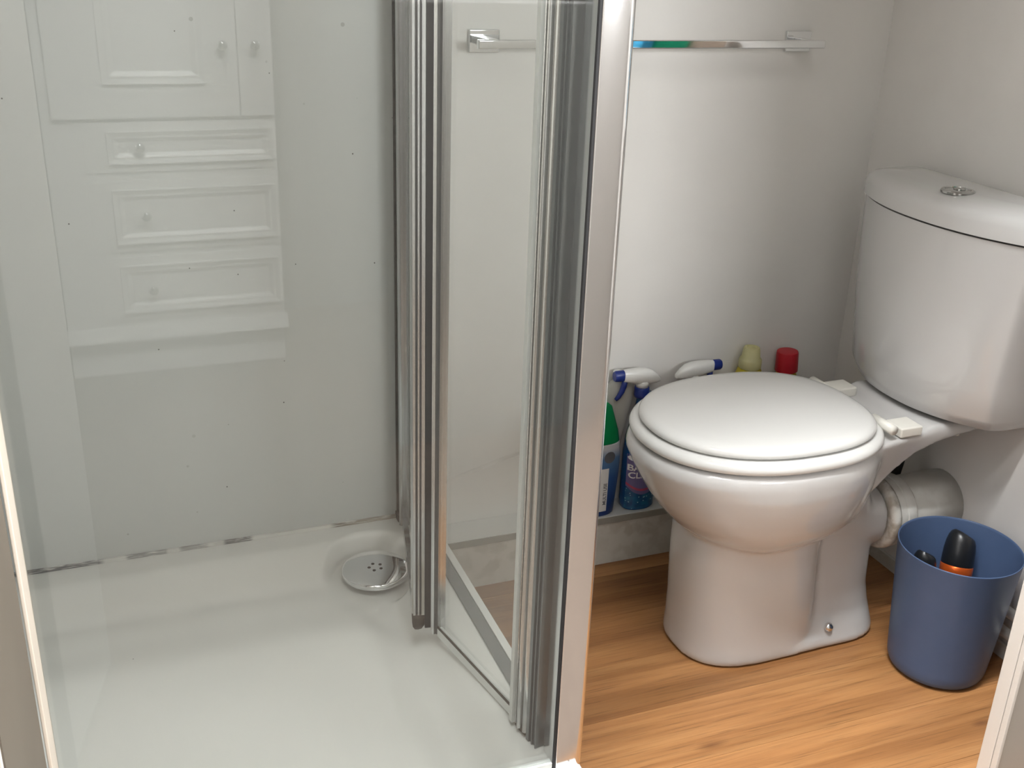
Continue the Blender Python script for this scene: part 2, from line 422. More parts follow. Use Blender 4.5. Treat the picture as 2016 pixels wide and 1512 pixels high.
# boxed-in ledge along the back wall of the toilet side
S('trim_4', (0.520, XW + 0.004, 1.645, YB, 0.0, 0.0925), M_box)
sh = box('shelf_board', (0.518, XW + 0.004, 1.641, YB, 0.0930, 0.1070), M_grey_edge, bevel=0.001)
tag(sh, 'narrow white ledge with a grey front edge along the back wall behind the toilet', 'shelf')
box('shelf_top', (0.5185, XW + 0.003, 1.6425, YB - 0.0005, 0.1071, 0.1082), M_white_pl, sh)

# ================================================================== SHOWER
# glossy wall panel
wp = box('wall_panel', (-0.259, 0.462, 1.7045, YB - 0.0002, 0.148, 2.30), M_panel)
tag(wp, 'glossy white shower wall panel with dark specks above the tray', 'wall panel')
# tray
TX0, TX1, TY0, TY1 = -0.259, 0.513, 0.985, 1.7085
ZF, ZR = 0.107, 0.145
DR = (0.384, 1.589)
def sstep(a, b, x):
    t = max(0.0, min(1.0, (x - a) / (b - a))); return t * t * (3 - 2 * t)
def tray_z(x, y):
    d = math.hypot(x - DR[0], y - (DR[1] - 0.012))
    keep = sstep(0.076, 0.094, d)
    rr = sstep(0.385, 0.450, x) * max(keep, sstep(0.447, 0.462, x))
    rb = sstep(1.565, 1.660, y) * max(keep, sstep(1.672, 1.690, y))
    rf = 1 - sstep(1.010, 1.06, y); rl = 1 - sstep(TX0 + 0.03, TX0 + 0.075, x)
    m = max(rb, rf, rl)
    h = 1 - (1 - m) * (1 - rr)
    # raised standing area, rolling down to a channel along the back and right sides
    pa = (1 - sstep(1.40, 1.52, y)) * (1 - sstep(0.315, 0.380, x))
    zf = ZF + 0.016 * pa - 0.005 * (1 - sstep(0.05, 0.12, d))
    return zf + (ZR - zf) * h
mb = MB(); nx, ny = 200, 190
vs_ = [(TX0 + (TX1 - TX0) * i / nx, TY0 + (TY1 - TY0) * j / ny) for j in range(ny + 1) for i in range(nx + 1)]
mb.add([(x, y, tray_z(x, y)) for x, y in vs_], [(j * (nx + 1) + i, j * (nx + 1) + i + 1, (j + 1) * (nx + 1) + i + 1, (j + 1) * (nx + 1) + i) for j in range(ny) for i in range(nx)])
per = [(i, 0) for i in range(nx + 1)] + [(nx, j) for j in range(1, ny + 1)] + [(i, ny) for i in range(nx - 1, -1, -1)] + [(0, j) for j in range(ny - 1, 0, -1)]
top = [mb.v[j * (nx + 1) + i] for i, j in per]
o3 = []
cx, cy = (TX0 + TX1) / 2, (TY0 + TY1) / 2
for zz, ex in ((None, 0.0), (-0.0015, 0.0015), (-0.005, 0.0025), (0.0, 0.0025)):
    o3.append([(p[0] + (ex if p[0] >= TX1 - 1e-6 else 0), p[1] - (ex if p[1] <= TY0 + 1e-6 else 0), (p[2] + (zz or 0)) if zz != 0.0 else 0.0) for p in top])
mb.loft(o3[::-1], cap0=False, cap1=False)
tray = mb.build('shower_tray', M_tray, smooth=True)
tag(tray, 'white acrylic shower tray with raised rim and round chrome waste', 'shower tray')
MB().extrude([(-0.255, 1.7), (0.46, 1.7), (0.46, 1.7045), (-0.255, 1.7045)], 0.1452, 0.1520).build('sealant', M_sealant, tray)
# waste
zt = 0.0965
dr = thing('shower_waste', 'round domed chrome waste cover with five small holes in the tray corner', 'drain', (DR[0], DR[1] - 0.012, ZF - 0.004))
Td = Matrix.Translation((DR[0], DR[1] - 0.012, 0.0315)) @ Matrix.Rotation(0.0, 4, 'X')
MB().lathe([(0.040, 0.079), (0.052, 0.0815), (0.0575, 0.0835), (0.0585, 0.0855), (0.0585, 0.0915), (0.0578, 0.0932), (0.055, 0.0942), (0.03, 0.0952), (0.004, 0.0955)], 64, Td).build('cover', M_chrome, dr, smooth=True)
auto_smooth(dr.children[0], 50)
for k in range(5):
    a = 2 * PI * k / 5 + 0.5
    hx, hy = DR[0] + 0.011 * math.cos(a), DR[1] - 0.012 + 0.011 * math.sin(a)
    MB().lathe([(0.0029, 0.0945), (0.0029, 0.0958)], 14, Matrix.Translation((hx, hy, 0.0315))).build('hole', M_hole, dr)
ZT = 1.95
# profile extrusion in panel coordinates
class Pl:
    def __init__(s, p0, p1):
        s.p = Vector(p0); s.d = (Vector(p1) - Vector(p0)).normalized(); s.n = Vector((-s.d.y, s.d.x)); s.len = (Vector(p1) - Vector(p0)).length
    def w(s, u, v): q = s.p + s.d * u + s.n * v; return (q.x, q.y)
    def ext(s, poly, z0, z1, name, mat, parent, smooth=False):
        o = MB().extrude([s.w(u, v) for u, v in poly], z0, z1).build(name, mat, parent)
        return auto_smooth(o, 30) if smooth else o
def ridged(u0, u1, vf, vb, steps):
    """closed profile: flat back at vb, front at vf with grooves; steps = [(u_frac, depth)]"""
    L_ = u1 - u0
    pts = [(u0, vb), (u1, vb)]
    for fr, dp in reversed(steps): pts.append((u0 + L_ * fr, vf + (dp if vf < vb else -dp)))
    return pts
STEPS = [(0, .004), (0, .003), (.04, .004), (.30, .005), (.34, .001), (.38, -.001), (.44, -.002), (.50, -.001), (.54, .001), (.58, .005), (.74, .005), (.78, .001), (.86, 0), (.93, .001), (1, .004)]
# --- front screen: glass + corner post
scr = thing('shower_screen', 'clear fixed glass front screen with broad polished corner post', 'shower screen', (0.18, YG, ZR))
PX0, PX1, PY0, PY1 = 0.4785, 0.5185, 0.998, 1.040
def rpoly(x0, x1, y0, y1, r):
    pts = []
    for cx_, cy_, a0, rr in ((x1 - r[1], y0 + r[1], -90, r[1]), (x1 - r[2], y1 - r[2], 0, r[2]), (x0 + r[3], y1 - r[3], 90, r[3]), (x0 + r[0], y0 + r[0], 180, r[0])):
        for k in range(9):
            a = math.radians(a0 + 90 * k / 8); pts.append((cx_ + rr * math.cos(a), cy_ + rr * math.sin(a)))
    return pts
post = MB().extrude(rpoly(PX0, PX1, PY0, PY1, (0.0015, 0.012, 0.002, 0.0015)), ZR + 0.0005, ZT + 0.03).build('corner_post', M_post, scr)
auto_smooth(post, 30)
box('glass_pane', (-0.1043, PX0 - 0.0035, YG + 0.009, YG + 0.014, ZR + 0.012, ZT), M_glass, scr)
box('gasket', (PX0 - 0.0030, PX0 - 0.0002, PY0 + 0.001, PY0 + 0.006, ZR + 0.001, ZT), M_rubber, scr)
box('wall_channel', (-0.1085, -0.1045, 0.957, YG + 0.018, ZR + 0.001, ZT), M_cream, scr, bevel=0.001)
box('bottom_channel', (-0.1042, PX0 - 0.004, YG + 0.006, YG + 0.017, ZR + 0.0005, ZR + 0.0115), M_seal, scr)
box('top_rail', (-0.108, PX0, YG + 0.000, YG + 0.022, ZT, ZT + 0.03), M_alu, scr)

# --- bifold door on the right side of the tray
door = thing('folding_shower_door', 'bifold glass shower door with ridged aluminium stiles, partly folded inward', 'shower door', (0.43, 1.35, ZR + 0.002))
ZB = ZR + 0.012
P1 = Pl((0.3945, 1.345), (0.4655, 1.675))
P2 = Pl((0.4185, 1.338), (0.4775, 1.046))
# P1: normal n points to -X side; P2 runs towards the camera, n points to +X side
# wall profile
MB().extrude([(0.4585, 1.7035), (0.4585, 1.690), (0.461, 1.690), (0.461, 1.681), (0.4635, 1.681), (0.4635, 1.675), (0.4655, 1.675), (0.4655, 1.669), (0.470, 1.669), (0.470, 1.675), (0.485, 1.675), (0.485, 1.7035)], ZR + 0.001, ZT).build('wall_profile', M_alu, door)
MB().extrude([(0.4570, 1.7045), (0.4562, 1.7025), (0.4565, 1.700), (0.4583, 1.699), (0.4583, 1.7045)], ZR + 0.008, ZT).build('wall_sealant', M_grime, door)
sc_ = MB().lathe([(0.0, 0.0), (0.0045, 0.0), (0.0045, 0.002), (0.003, 0.0035), (0.0, 0.004)], 16, Matrix.Translation((0.4632, 1.681, 0.172)) @ Matrix.Rotation(PI / 2, 4, 'X'), cap0=False, cap1=False).build('screw', M_chrome_dark, door, smooth=True)
# inner leaf (towards the wall)
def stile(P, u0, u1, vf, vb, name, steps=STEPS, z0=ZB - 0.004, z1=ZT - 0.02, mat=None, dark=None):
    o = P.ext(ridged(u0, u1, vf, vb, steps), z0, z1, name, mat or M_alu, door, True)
    o.data.materials.append(dark or M_groove_shade)             # shade painted on the floors of the grooves
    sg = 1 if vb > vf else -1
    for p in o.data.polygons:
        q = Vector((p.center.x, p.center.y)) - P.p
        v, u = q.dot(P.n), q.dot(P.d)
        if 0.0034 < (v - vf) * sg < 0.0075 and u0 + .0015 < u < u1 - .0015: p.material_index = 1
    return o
END = [(0.0, -0.0088), (0.0, -0.004), (0.003, -0.0035), (0.003, -0.0015), (0.0, -0.001), (0.0, 0.0015), (0.0025, 0.002), (0.0025, 0.0045), (0.0, 0.005), (0.0, 0.0085), (0.004, 0.0085), (0.006, 0.0105), (0.012, 0.0105), (0.014, 0.008), (0.020, 0.008), (0.022, 0.0105), (0.028, 0.0105), (0.028, -0.0088)]
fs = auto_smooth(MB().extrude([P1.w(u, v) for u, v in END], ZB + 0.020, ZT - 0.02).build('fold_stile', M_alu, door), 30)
fs.data.materials.append(M_groove_shade)  # same painted shade in the recesses of the end ribs
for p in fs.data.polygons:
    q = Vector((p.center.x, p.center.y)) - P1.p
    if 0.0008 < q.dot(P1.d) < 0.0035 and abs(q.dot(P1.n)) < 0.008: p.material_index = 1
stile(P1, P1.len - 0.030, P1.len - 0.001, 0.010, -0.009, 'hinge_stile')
MB().extrude([P1.w(0.028, 0.0025), P1.w(P1.len - 0.031, 0.0025), P1.w(P1.len - 0.031, -0.0025), P1.w(0.028, -0.0025)], ZB + 0.012, ZT - 0.03).build('glass_pane', M_glass, door)
MB().extrude([P1.w(0.028, 0.007), P1.w(P1.len - 0.031, 0.007), P1.w(P1.len - 0.031, -0.007), P1.w(0.028, -0.007)], ZB - 0.002, ZB + 0.018).build('bottom_rail', M_alu, door)
# hinge gasket between the leaves
MB().extrude([P1.w(-0.003, -0.0185), P1.w(-0.003, -0.0092), P1.w(0.020, -0.0092), P1.w(0.018, -0.0195)], ZB - 0.002, ZT - 0.02).build('fold_gasket', M_rubber, door)
# outer leaf
S2 = [(0, .006), (0, .003), (.10, .005), (.45, .006), (.50, .002), (.62, .0), (.74, .002), (.80, .005), (1, .007)]
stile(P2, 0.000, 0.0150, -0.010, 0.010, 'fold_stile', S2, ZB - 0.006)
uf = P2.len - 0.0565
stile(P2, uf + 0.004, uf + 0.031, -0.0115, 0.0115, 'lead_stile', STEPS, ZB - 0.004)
P2.ext([(uf - 0.013, -0.0050), (uf - 0.011, -0.0085), (uf - 0.005, -0.0122), (uf + 0.0035, -0.0135), (uf + 0.0035, 0.0125), (uf - 0.006, 0.0085)], ZB - 0.004, ZT - 0.02, 'glazing_seal', M_seal, door)
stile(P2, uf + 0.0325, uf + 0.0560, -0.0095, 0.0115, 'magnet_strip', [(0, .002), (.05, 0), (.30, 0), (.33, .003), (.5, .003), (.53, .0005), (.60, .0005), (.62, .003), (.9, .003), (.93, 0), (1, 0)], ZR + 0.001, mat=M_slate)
P2.ext([(0.0150, -0.0025), (uf - 0.0132, -0.0025), (uf - 0.0132, 0.0025), (0.0150, 0.0025)], ZB + 0.006, ZT - 0.03, 'glass_pane', M_glass, door)
P2.ext([(0.0152, -0.0040), (uf - 0.0132, -0.0040), (uf - 0.0132, 0.0040), (0.0152, 0.0040)], ZB - 0.008, ZB + 0.006, 'bottom_rail', M_seal, door)
P2.ext([(0.0155, -0.0042), (uf - 0.0135, -0.0042), (uf - 0.0135, -0.0026), (0.0155, -0.0026)], ZB + 0.0062, ZB + 0.0100, 'rail_gasket', M_grime, door)
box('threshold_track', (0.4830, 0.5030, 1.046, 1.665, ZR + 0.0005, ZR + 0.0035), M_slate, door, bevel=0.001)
box('lip_highlight', (0.5040, 0.5165, 1.046, 1.640, ZR + 0.0003, ZR + 0.0035), M_white_pl, door, bevel=0.001)  # white strip standing in for the highlight along the tray's outer lip
# pivot blocks caught with grime at the profile feet
def blob(P, u0, u1, v0, v1, z0, z1, name, mat):
    r = []
    for k, (z, s_) in enumerate(((z0, .55), (z0 + (z1 - z0) * .3, .95), (z0 + (z1 - z0) * .7, 1.0), (z1, .92))):
        um, vm = (u0 + u1) / 2, (v0 + v1) / 2
        r.append([(*P.w(um + (u1 - u0) / 2 * s_ * a, vm + (v1 - v0) / 2 * s_ * b), z + 0.0012 * math.sin(7 * i + k)) for i, (a, b) in enumerate(((-1, -1), (0, -1.08), (1, -1), (1.06, 0), (1, 1), (0, 1.05), (-1, 1), (-1.05, 0)))])
    return MB().loft(r).build(name, mat, door, smooth=True)
blob(P1, 0.000, 0.026, -0.009, 0.0095, ZB - 0.009, ZB + 0.020, 'pivot_block', M_grime)
blob(P2, uf + 0.006, uf + 0.030, -0.0095, 0.010, ZR + 0.0006, ZB - 0.003, 'pivot_block', M_grime)
MB().box(0.4545, 0.4640, 1.683, 1.7035, ZR + 0.0006, ZR + 0.014).build('foot_block', M_grime, door)

# ================================================================== TOWEL RAIL
rail = thing('towel_rail', 'square-section chrome towel rail on two rectangular mounts on the back wall', 'towel rail', (0.906, YB, 0.995))
box('bar', (0.580, 1.2275, 1.6475, 1.6585, 0.9870, 1.0010), M_chrome, rail, bevel=0.0018)
for xa in (0.583, 1.183):
    box('mount_plate', (xa, xa + 0.052, YB - 0.008, YB, 0.976, 1.012), M_chrome, rail, bevel=0.0015)
    box('arm', (xa + 0.016, xa + 0.036, 1.6586, YB - 0.0081, 0.9875, 1.0005), M_chrome, rail, bevel=0.0012)

# ================================================================== TOILET
YC = 1.364
toi = thing('toilet', 'white close-coupled ceramic toilet with closed lid beside the wood-effect floor', 'toilet', (1.06, YC, 0.0))
def egg(xf, xb, wd, z, n=72, ex=2.3, xm=None, yc=YC, exb=None):
    xm = xm if xm is not None else (xf + xb) / 2
    out = []
    for j in range(n):
        a = 2 * PI * j / n; c, s_ = math.cos(a), math.sin(a)
        e = ex if c < 0 else (exb or ex)
        r = (abs(c) ** e + abs(s_) ** e) ** (-1 / e)
        out.append((xm + c * r * ((xb - xm) if c > 0 else (xm - xf)), yc + s_ * r * wd, z))
    return out
pan = MB()
# bowl
bowl = [(0.222, 0.93, 1.14, .085), (0.232, .886, 1.17, .108), (0.245, .862, 1.185, .122), (0.262, .840, 1.195, .135), (0.285, .820, 1.20, .147), (0.31, .802, 1.20, .158), (0.335, .787, 1.20, .167), (0.36, .774, 1.20, .173),
        (0.385, .762, 1.20, .1745), (0.400, .766, 1.195, .172), (0.406, .774, 1.19, .165)]
pan.loft([egg(a, b, w_, z, ex=2.15, xm=0.985) for z, a, b, w_ in bowl])
# pedestal: front column
def ped(z, xf, xb, wd, n=60):
    return egg(xf, xb, wd, z, n, ex=2.5, xm=xf + 0.125, exb=3.6)
pan.loft([ped(z, a, b, w_) for z, a, b, w_ in ((0.0005, .866, 1.118, .100), (0.012, .865, 1.118, .101), (0.04, .866, 1.117, .099), (0.09, .865, 1.115, .097), (0.14, .862, 1.112, .095), (0.19, .860, 1.11, .094), (0.235, .862, 1.11, .098), (.27, .88, 1.12, .105))])
# common foot
pan.loft([egg(a, b, w_, z, 72, ex=2.5, xm=1.02, exb=3.0) for z, a, b, w_ in ((0.0005, .868, 1.258, .100), (0.014, .868, 1.258, .100), (0.024, .872, 1.254, .096), (0.032, .884, 1.246, .086))])
# rear column, set back from the front one
pan.loft([egg(a, b, w_, z, 60, ex=3.0, xm=1.15) for z, a, b, w_ in ((0.0005, 1.02, 1.257, .098), (0.012, 1.02, 1.257, .098), (0.034, 1.02, 1.252, .089), (0.055, 1.02, 1.250, .076), (0.09, 1.02, 1.244, .068), (0.16, 1.02, 1.240, .066), (0.24, 1.02, 1.230, .066), (0.30, 1.02, 1.20, .07))])
# trap outlet
pan.tube([(1.10, YC, 0.25), (1.16, YC, 0.226), (1.21, YC - .004, 0.209), (1.249, YC - .006, 0.207)], [0.075, 0.069, 0.061, 0.056], 32)
# deck carrying the cistern
prof = [(1.10, 0.410), (1.215, 0.409), (1.245, 0.414), (1.262, 0.421), (1.385, 0.421), (1.392, 0.412), (1.385, 0.404), (1.33, 0.398), (1.275, 0.388), (1.24, 0.368), (1.212, 0.330), (1.195, 0.285), (1.10, 0.26)]
rings = []
for sgn, k in ((-1, 1), (-.96, 1.04), (0.96, 1.04), (1, 1)):
    ring = []
    for x, z in prof:
        hw = 0.108 if x > 1.16 else 0.135
        if z < 0.395: hw *= 0.5 + 0.5 * max(0.0, (z - 0.26) / 0.135)
        zz = z - (0.004 if (abs(sgn) == 1 and z > 0.4) else 0)
        ring.append((x, YC + sgn * hw, zz))
    rings.append(ring)
pan.loft(rings)
po = pan.build('pan', M_ceramic, toi, smooth=True)
rm = po.modifiers.new('remesh', 'REMESH'); rm.mode = 'VOXEL'; rm.voxel_size = 0.0042; rm.use_smooth_shade = True
sm = po.modifiers.new('smooth', 'SMOOTH'); sm.factor = 0.5; sm.iterations = 12
# fixing screw
for s_ in (-1,):
    so = MB().lathe([(0.0085, 0.0), (0.0085, 0.002), (0.007, 0.0055), (0.004, 0.0075), (0.0005, 0.008)], 20, Matrix.Translation((1.128, YC - 0.089, 0.040)) @ Matrix.Rotation(PI / 2 - 0.45, 4, 'X')).build('fixing_screw', M_chrome, toi, smooth=True)
# seat and lid
def lidring(z, d, n=80): return egg(0.781 + d, 1.170 - d, 0.1600 - d, z, n, ex=2.15, xm=0.985, exb=2.55)
def seatring(z, d, n=80): return egg(0.767 + d, 1.186 - d, 0.1745 - d, z, n, ex=2.15, xm=0.985, exb=2.45)
seat = MB().loft([seatring(z, d) for z, d in ((0.4085, .012), (0.4095, .005), (0.413, .001), (0.419, 0.0), (0.4245, .0025), (0.4275, .008), (0.4285, .016), (0.4285, .04))]).build('seat', M_seat, toi, smooth=True)
lid = MB().loft([lidring(z, d) for z, d in ((0.4295, .010), (0.4305, .004), (0.434, .0005), (0.438, 0.0), (0.4425, .003), (0.4460, .010), (0.4480, .022), (0.4496, .05), (0.4506, .10), (0.4510, .15))]).build('lid', M_seat, toi, smooth=True)
for s_ in (-1, 1):
    yy = YC + s_ * 0.086
    h = box('hinge', (1.190, 1.234, yy - 0.024, yy + 0.018, 0.410, 0.4275), M_plastic, toi, bevel=0.003)
    MB().tube([(1.172, yy - 0.026, 0.428), (1.172, yy + 0.026, 0.428)], 0.0085, 18).build('hinge_barrel', M_plastic, h, smooth=True)
# cistern
YK = YC + 0.006
def cist(z, xf, xb, wd, rc, bow, n=72):
    """rounded D plan: flat back at xb, bowed front"""
    pts = []
    xs = xf + bow
    m = 26
    for i in range(m + 1):                       # front bow from -y to +y
        t_ = -1 + 2 * i / m
        yy = (wd - rc * 0.35) * t_
        pts.append((xf + bow * abs(t_) ** 2.2, YK + yy, z))
    for k in range(1, 7):                        # right-hand front corner
        a = k / 6
        pts.append((xs + rc * (1 - math.cos(a * PI / 2)) * 1.0 + rc * .2 * a, YK + wd - rc * .35 + rc * .35 * math.sin(a * PI / 2), z))
    back_c = 0.012
    for k in range(5):
        a = k / 4 * PI / 2
        pts.append((xb - back_c + back_c * math.sin(a), YK + wd - back_c + back_c * math.cos(a), z))
    left = [(x, 2 * (YK) - y_, zz) for x, y_, zz in pts[m + 1:]]
    return pts + left[::-1]
CB = [(0.4225, 1.285, 1.392, 0.1480, .03, .055), (0.4245, 1.268, 1.396, 0.1660, .035, .058), (0.432, 1.254, 1.400, 0.1780, .04, .058), (0.450, 1.248, 1.402, 0.1840, .04, .056), (0.50, 1.246, 1.403, 0.1880, .04, .055),
      (0.58, 1.245, 1.404, 0.1950, .04, .052), (0.66, 1.245, 1.404, 0.2020, .04, .052), (0.7445, 1.246, 1.404, 0.2090, .04, .052)]
cis = MB().loft([cist(*a) for a in CB]).build('cistern', M_ceramic, toi, smooth=True); auto_smooth(cis, 55)
LB = [(0.7475, 1.244, 1.404, 0.2110, .04, .052), (0.7485, 1.2425, 1.405, 0.2125, .04, .052), (0.770, 1.243, 1.405, 0.2120, .04, .052), (0.780, 1.246, 1.403, 0.2090, .04, .052), (0.787, 1.253, 1.400, 0.2030, .04, .052),
      (0.7915, 1.266, 1.394, 0.1900, .04, .05), (0.7945, 1.285, 1.385, 0.1680, .03, .035), (0.796, 1.31, 1.375, 0.1380, .02, .02)]
cl = MB().loft([cist(*a) for a in LB]).build('cistern_lid', M_ceramic, toi, smooth=True); auto_smooth(cl, 55)
MB().loft([cist(0.7440, 1.250, 1.400, .205, .04, .052), cist(0.7480, 1.250, 1.400, .205, .04, .052)]).build('lid_joint', M_hole, toi)
bt = MB().lathe([(0.0265, 0.794), (0.0265, 0.7970), (0.0245, 0.7990), (0.0205, 0.7992), (0.0200, 0.7978), (0.001, 0.7984)], 40, Matrix.Translation((1.297, 1.345, 0))).build('flush_button', M_chrome_dark, toi, smooth=True)
auto_smooth(bt, 40)
MB().lathe([(0.0095, 0.7980), (0.0095, 0.7996), (0.006, 0.7999), (0.001, 0.7998)], 24, Matrix.Translation((1.303, 1.348, 0))).build('half_flush', M_chrome_dark, bt, smooth=True)
MB().lathe([(0.0045, 0.376), (0.005, 0.379), (0.005, 0.402)], 14, Matrix.Translation((1.352, 1.296, 0))).build('cistern_bolt', M_plastic, toi, smooth=True)
MB().lathe([(0.011, 0.401), (0.011, 0.408)], 6, Matrix.Translation((1.352, 1.296, 0))).build('wing_nut', M_plastic, toi)

# soil pipe behind the toilet
pipe = thing('soil_pipe', 'white plastic soil pipe with stained rubber collar running from toilet into the wall', 'pipe', (1.33, YC - .006, 0.16))
TX = Matrix.Translation((0, YC - .006, 0.207)) @ Matrix.Rotation(PI / 2, 4, 'Y')
MB().lathe([(0.056, 1.2505), (0.063, 1.252), (0.0665, 1.256), (0.0675, 1.262), (0.0655, 1.267), (0.055, 1.267)], 44, TX).build('rubber_ring', M_collar_dirty, pipe, smooth=True)
c_ = MB().lathe([(0.062, 1.2672), (0.066, 1.2672), (0.066, 1.279), (0.0635, 1.2805), (0.0635, 1.2825), (0.0655, 1.284), (0.0655, 1.300), (0.063, 1.3035), (0.058, 1.3040)], 44, TX, cap0=True).build('collar', M_pipe, pipe, smooth=True); auto_smooth(c_, 45)
MB().lathe([(0.0598, 1.3041), (0.0612, 1.3055), (0.0598, 1.307)], 44, TX).build('stained_seam', M_collar_dirty, pipe, smooth=True)
MB().lathe([(0.0570, 1.3072), (0.0580, 1.309), (0.0580, XW + 0.003)], 44, TX).build('pipe_run', M_pipe, pipe, smooth=True)
# black flexible hose behind the trap
hs = MB().tube([(1.340, 1.484, 0.405), (1.346, 1.470, 0.36), (1.364, 1.438, 0.30), (1.366, 1.432, 0.262), (1.364, 1.436, 0.225), (1.362, 1.442, 0.20)], [0.008, 0.008, 0.009, 0.0105, 0.0105, 0.0105], 16).build('supply_hose', M_rubber, smooth=True)
tag(hs, 'black flexible hose in the dark gap behind the toilet outlet', 'hose')
# two painted pipes low on the right wall
for z_, lb in ((0.098, 'upper of two thin white painted pipes low on the right wall'), (0.058, 'lower of two thin white painted pipes low on the right wall')):
    p = MB().tube([(XW - 0.012, 0.916, z_), (XW - 0.012, 1.20, z_ + .002), (XW - 0.010, 1.225, z_ + .002), (XW + 0.003, 1.235, z_ + .002)], 0.0095, 16).build('heating_pipe', M_pipe, smooth=True)
    tag(p, lb, 'pipe')

# ================================================================== CLEANING BOTTLES ON THE LEDGE
ZS = 0.1083
def obr(cx, cy, rx, ry, z, n=40, e=2.4):
    out = []
    for j in range(n):
        a = 2 * PI * j / n; c, s_ = math.cos(a), math.sin(a); r = (abs(c) ** e + abs(s_) ** e) ** (-1 / e)
        out.append((cx + rx * c * r, cy + ry * s_ * r, z))
    return out
def surf_y(cx, cy, rx, ry, x, e=2.4):
    return cy - ry * max(0.0, 1 - min(1.0, abs((x - cx) / rx)) ** e) ** (1 / e)
def patch(cx, cy, prof, x0, x1, z0, z1, off, name, mat, parent, bow0=0.0, bow1=0.0):
    """thin printed patch following the bottle front; prof(z) -> rx, ry"""
    mb_ = MB(); nu, nv = 20, 6
    v = []
    for layer in (off, off - 0.0003):
        for j in range(nv + 1):
            for i in range(nu + 1):
                x = x0 + (x1 - x0) * i / nu; q = (2 * i / nu - 1) ** 2
                z = (z0 + bow0 * (1 - q)) * (1 - j / nv) + (z1 + bow1 * (1 - q)) * (j / nv)
                rx, ry = prof(z); v.append((x, surf_y(cx, cy, rx, ry, x) - layer, z))
    n1 = (nu + 1) * (nv + 1); f = []
    for j in range(nv):
        for i in range(nu):
            a = j * (nu + 1) + i; f.append((a, a + 1, a + nu + 2, a + nu + 1))
    return mb_.add(v[:n1], f).build(name, mat, parent, smooth=True)
def letters(s, size, cx, cy, prof, xc, z0, off, name, mat, parent, rot=False):
    me = text_mesh(s, size)
    for v in me.vertices:
        x, z = (xc + v.co.x, z0 + v.co.y) if not rot else (xc - v.co.y, z0 + v.co.x)
        rx, ry = prof(z)
        v.co = (x, surf_y(cx, cy, rx, ry, x) - off, z)
    return obj(name, me, mat, parent)

def trigger_head(root, x, y, z, sx, full=True):
    """sx = +1: nozzle points to -X (left); -1: to +X"""
    def P(dx, dy, dz): return (x - sx * dx, y + dy, z + dz)
    # body seen from the side: nose at the front, sloped tail behind
    secs = [(0.030, -0.009, 0.014, 0.0085), (0.020, -0.011, 0.0145, 0.0105), (0.0, -0.0155, 0.0148, 0.0125), (-0.015, -0.0175, 0.0140, 0.0125), (-0.028, -0.018, 0.0105, 0.0115), (-0.040, -0.0175, 0.002, 0.009), (-0.049, -0.0155, -0.007, 0.005)]
    rings = []
    for dx, zl, zh, hw in secs:
        ring = []
        for k in range(20):
            a = 2 * PI * k / 20; c, s_ = math.cos(a), math.sin(a); r = (abs(c) ** 3.2 + abs(s_) ** 3.2) ** (-1 / 3.2)
            ring.append(P(dx, hw * c * r, (zl + zh) / 2 + (zh - zl) / 2 * s_ * r))
        rings.append(ring)
    hd = MB().loft(rings).build('spray_head', M_white_pl, root, smooth=True); auto_smooth(hd, 60)
    rings = []
    for dx, hw, hz in ((0.0302, 0.0088, 0.0112), (0.046, 0.0092, 0.0108), (0.049, 0.0080, 0.0092)):
        rings.append([P(dx, hw * math.cos(2 * PI * k / 20), 0.0030 + hz * math.sin(2 * PI * k / 20)) for k in range(20)])
    auto_smooth(MB().loft(rings).build('nozzle', M_blue, root, smooth=True), 50)
    pts = [P(0.026, 0, -0.008), P(0.027, 0, -0.018), P(0.031, 0, -0.030), P(0.037, 0, -0.040), P(0.043, 0, -0.046)]
    MB().tube(pts, [0.006, 0.0058, 0.0052, 0.0046, 0.0035], 14).build('trigger', M_blue, root, smooth=True)
    MB().lathe([(0.012, -0.024), (0.0125, -0.018), (0.0125, -0.011)], 24, Matrix.Translation((x + sx * 0.012, y, z))).build('neck_cup', M_white_pl, root, smooth=True)
    MB().lathe([(0.0145, -0.044), (0.0150, -0.040), (0.0145, -0.026), (0.0135, -0.024)], 28, Matrix.Translation((x + sx * 0.012, y, z))).build('screw_collar', M_blue, root, smooth=True)

# bottle A: blue bathroom cleaner
AX, AY = 0.942, 1.674
ba = thing('spray_bottle', 'blue bathroom cleaner spray with purple label and white trigger head, left of the toilet bowl', 'spray bottle', (AX, AY, ZS), 'trigger spray bottles on the ledge')
def profA(z):
    h = z - ZS
    k = [(0, .032, .024), (.004, .035, .026), (.06, .035, .0265), (.12, .034, .026), (.15, .031, .025), (.175, .025, .022), (.20, .018, .018), (.225, .0145, .0145), (.245, .0135, .0135)]
    for a, b in zip(k, k[1:]):
        if h <= b[0]:
            t_ = (h - a[0]) / (b[0] - a[0]); return a[1] + (b[1] - a[1]) * t_, a[2] + (b[2] - a[2]) * t_
    return k[-1][1:]
MB().loft([obr(AX, AY, *profA(ZS + h), ZS + h) for h in (0, .001, .004, .02, .06, .12, .135, .15, .163, .175, .187, .20, .212, .225, .245)]).build('bottle', M_bluebody, ba, smooth=True)
trigger_head(ba, AX - 0.019, AY, 0.3885, 1)
patch(AX, AY, profA, AX - .0325, AX + .0325, ZS + .004, ZS + .050, .0004, 'sparkle_print', M_sparkle, ba, 0, -.010)
patch(AX, AY, profA, AX - .0325, AX + .0325, ZS + .053, ZS + .122, .0005, 'front_label', M_purple, ba, -.018, .006)
patch(AX, AY, profA, AX - .0325, AX + .0325, ZS + .057, ZS + .062, .0008, 'label_stripe', M_stripe, ba, -.014, -.014)
letters('BATH', 0.0180, AX, AY, profA, AX - 0.010, ZS + .089, .0024, 'lettering', M_letter, ba)
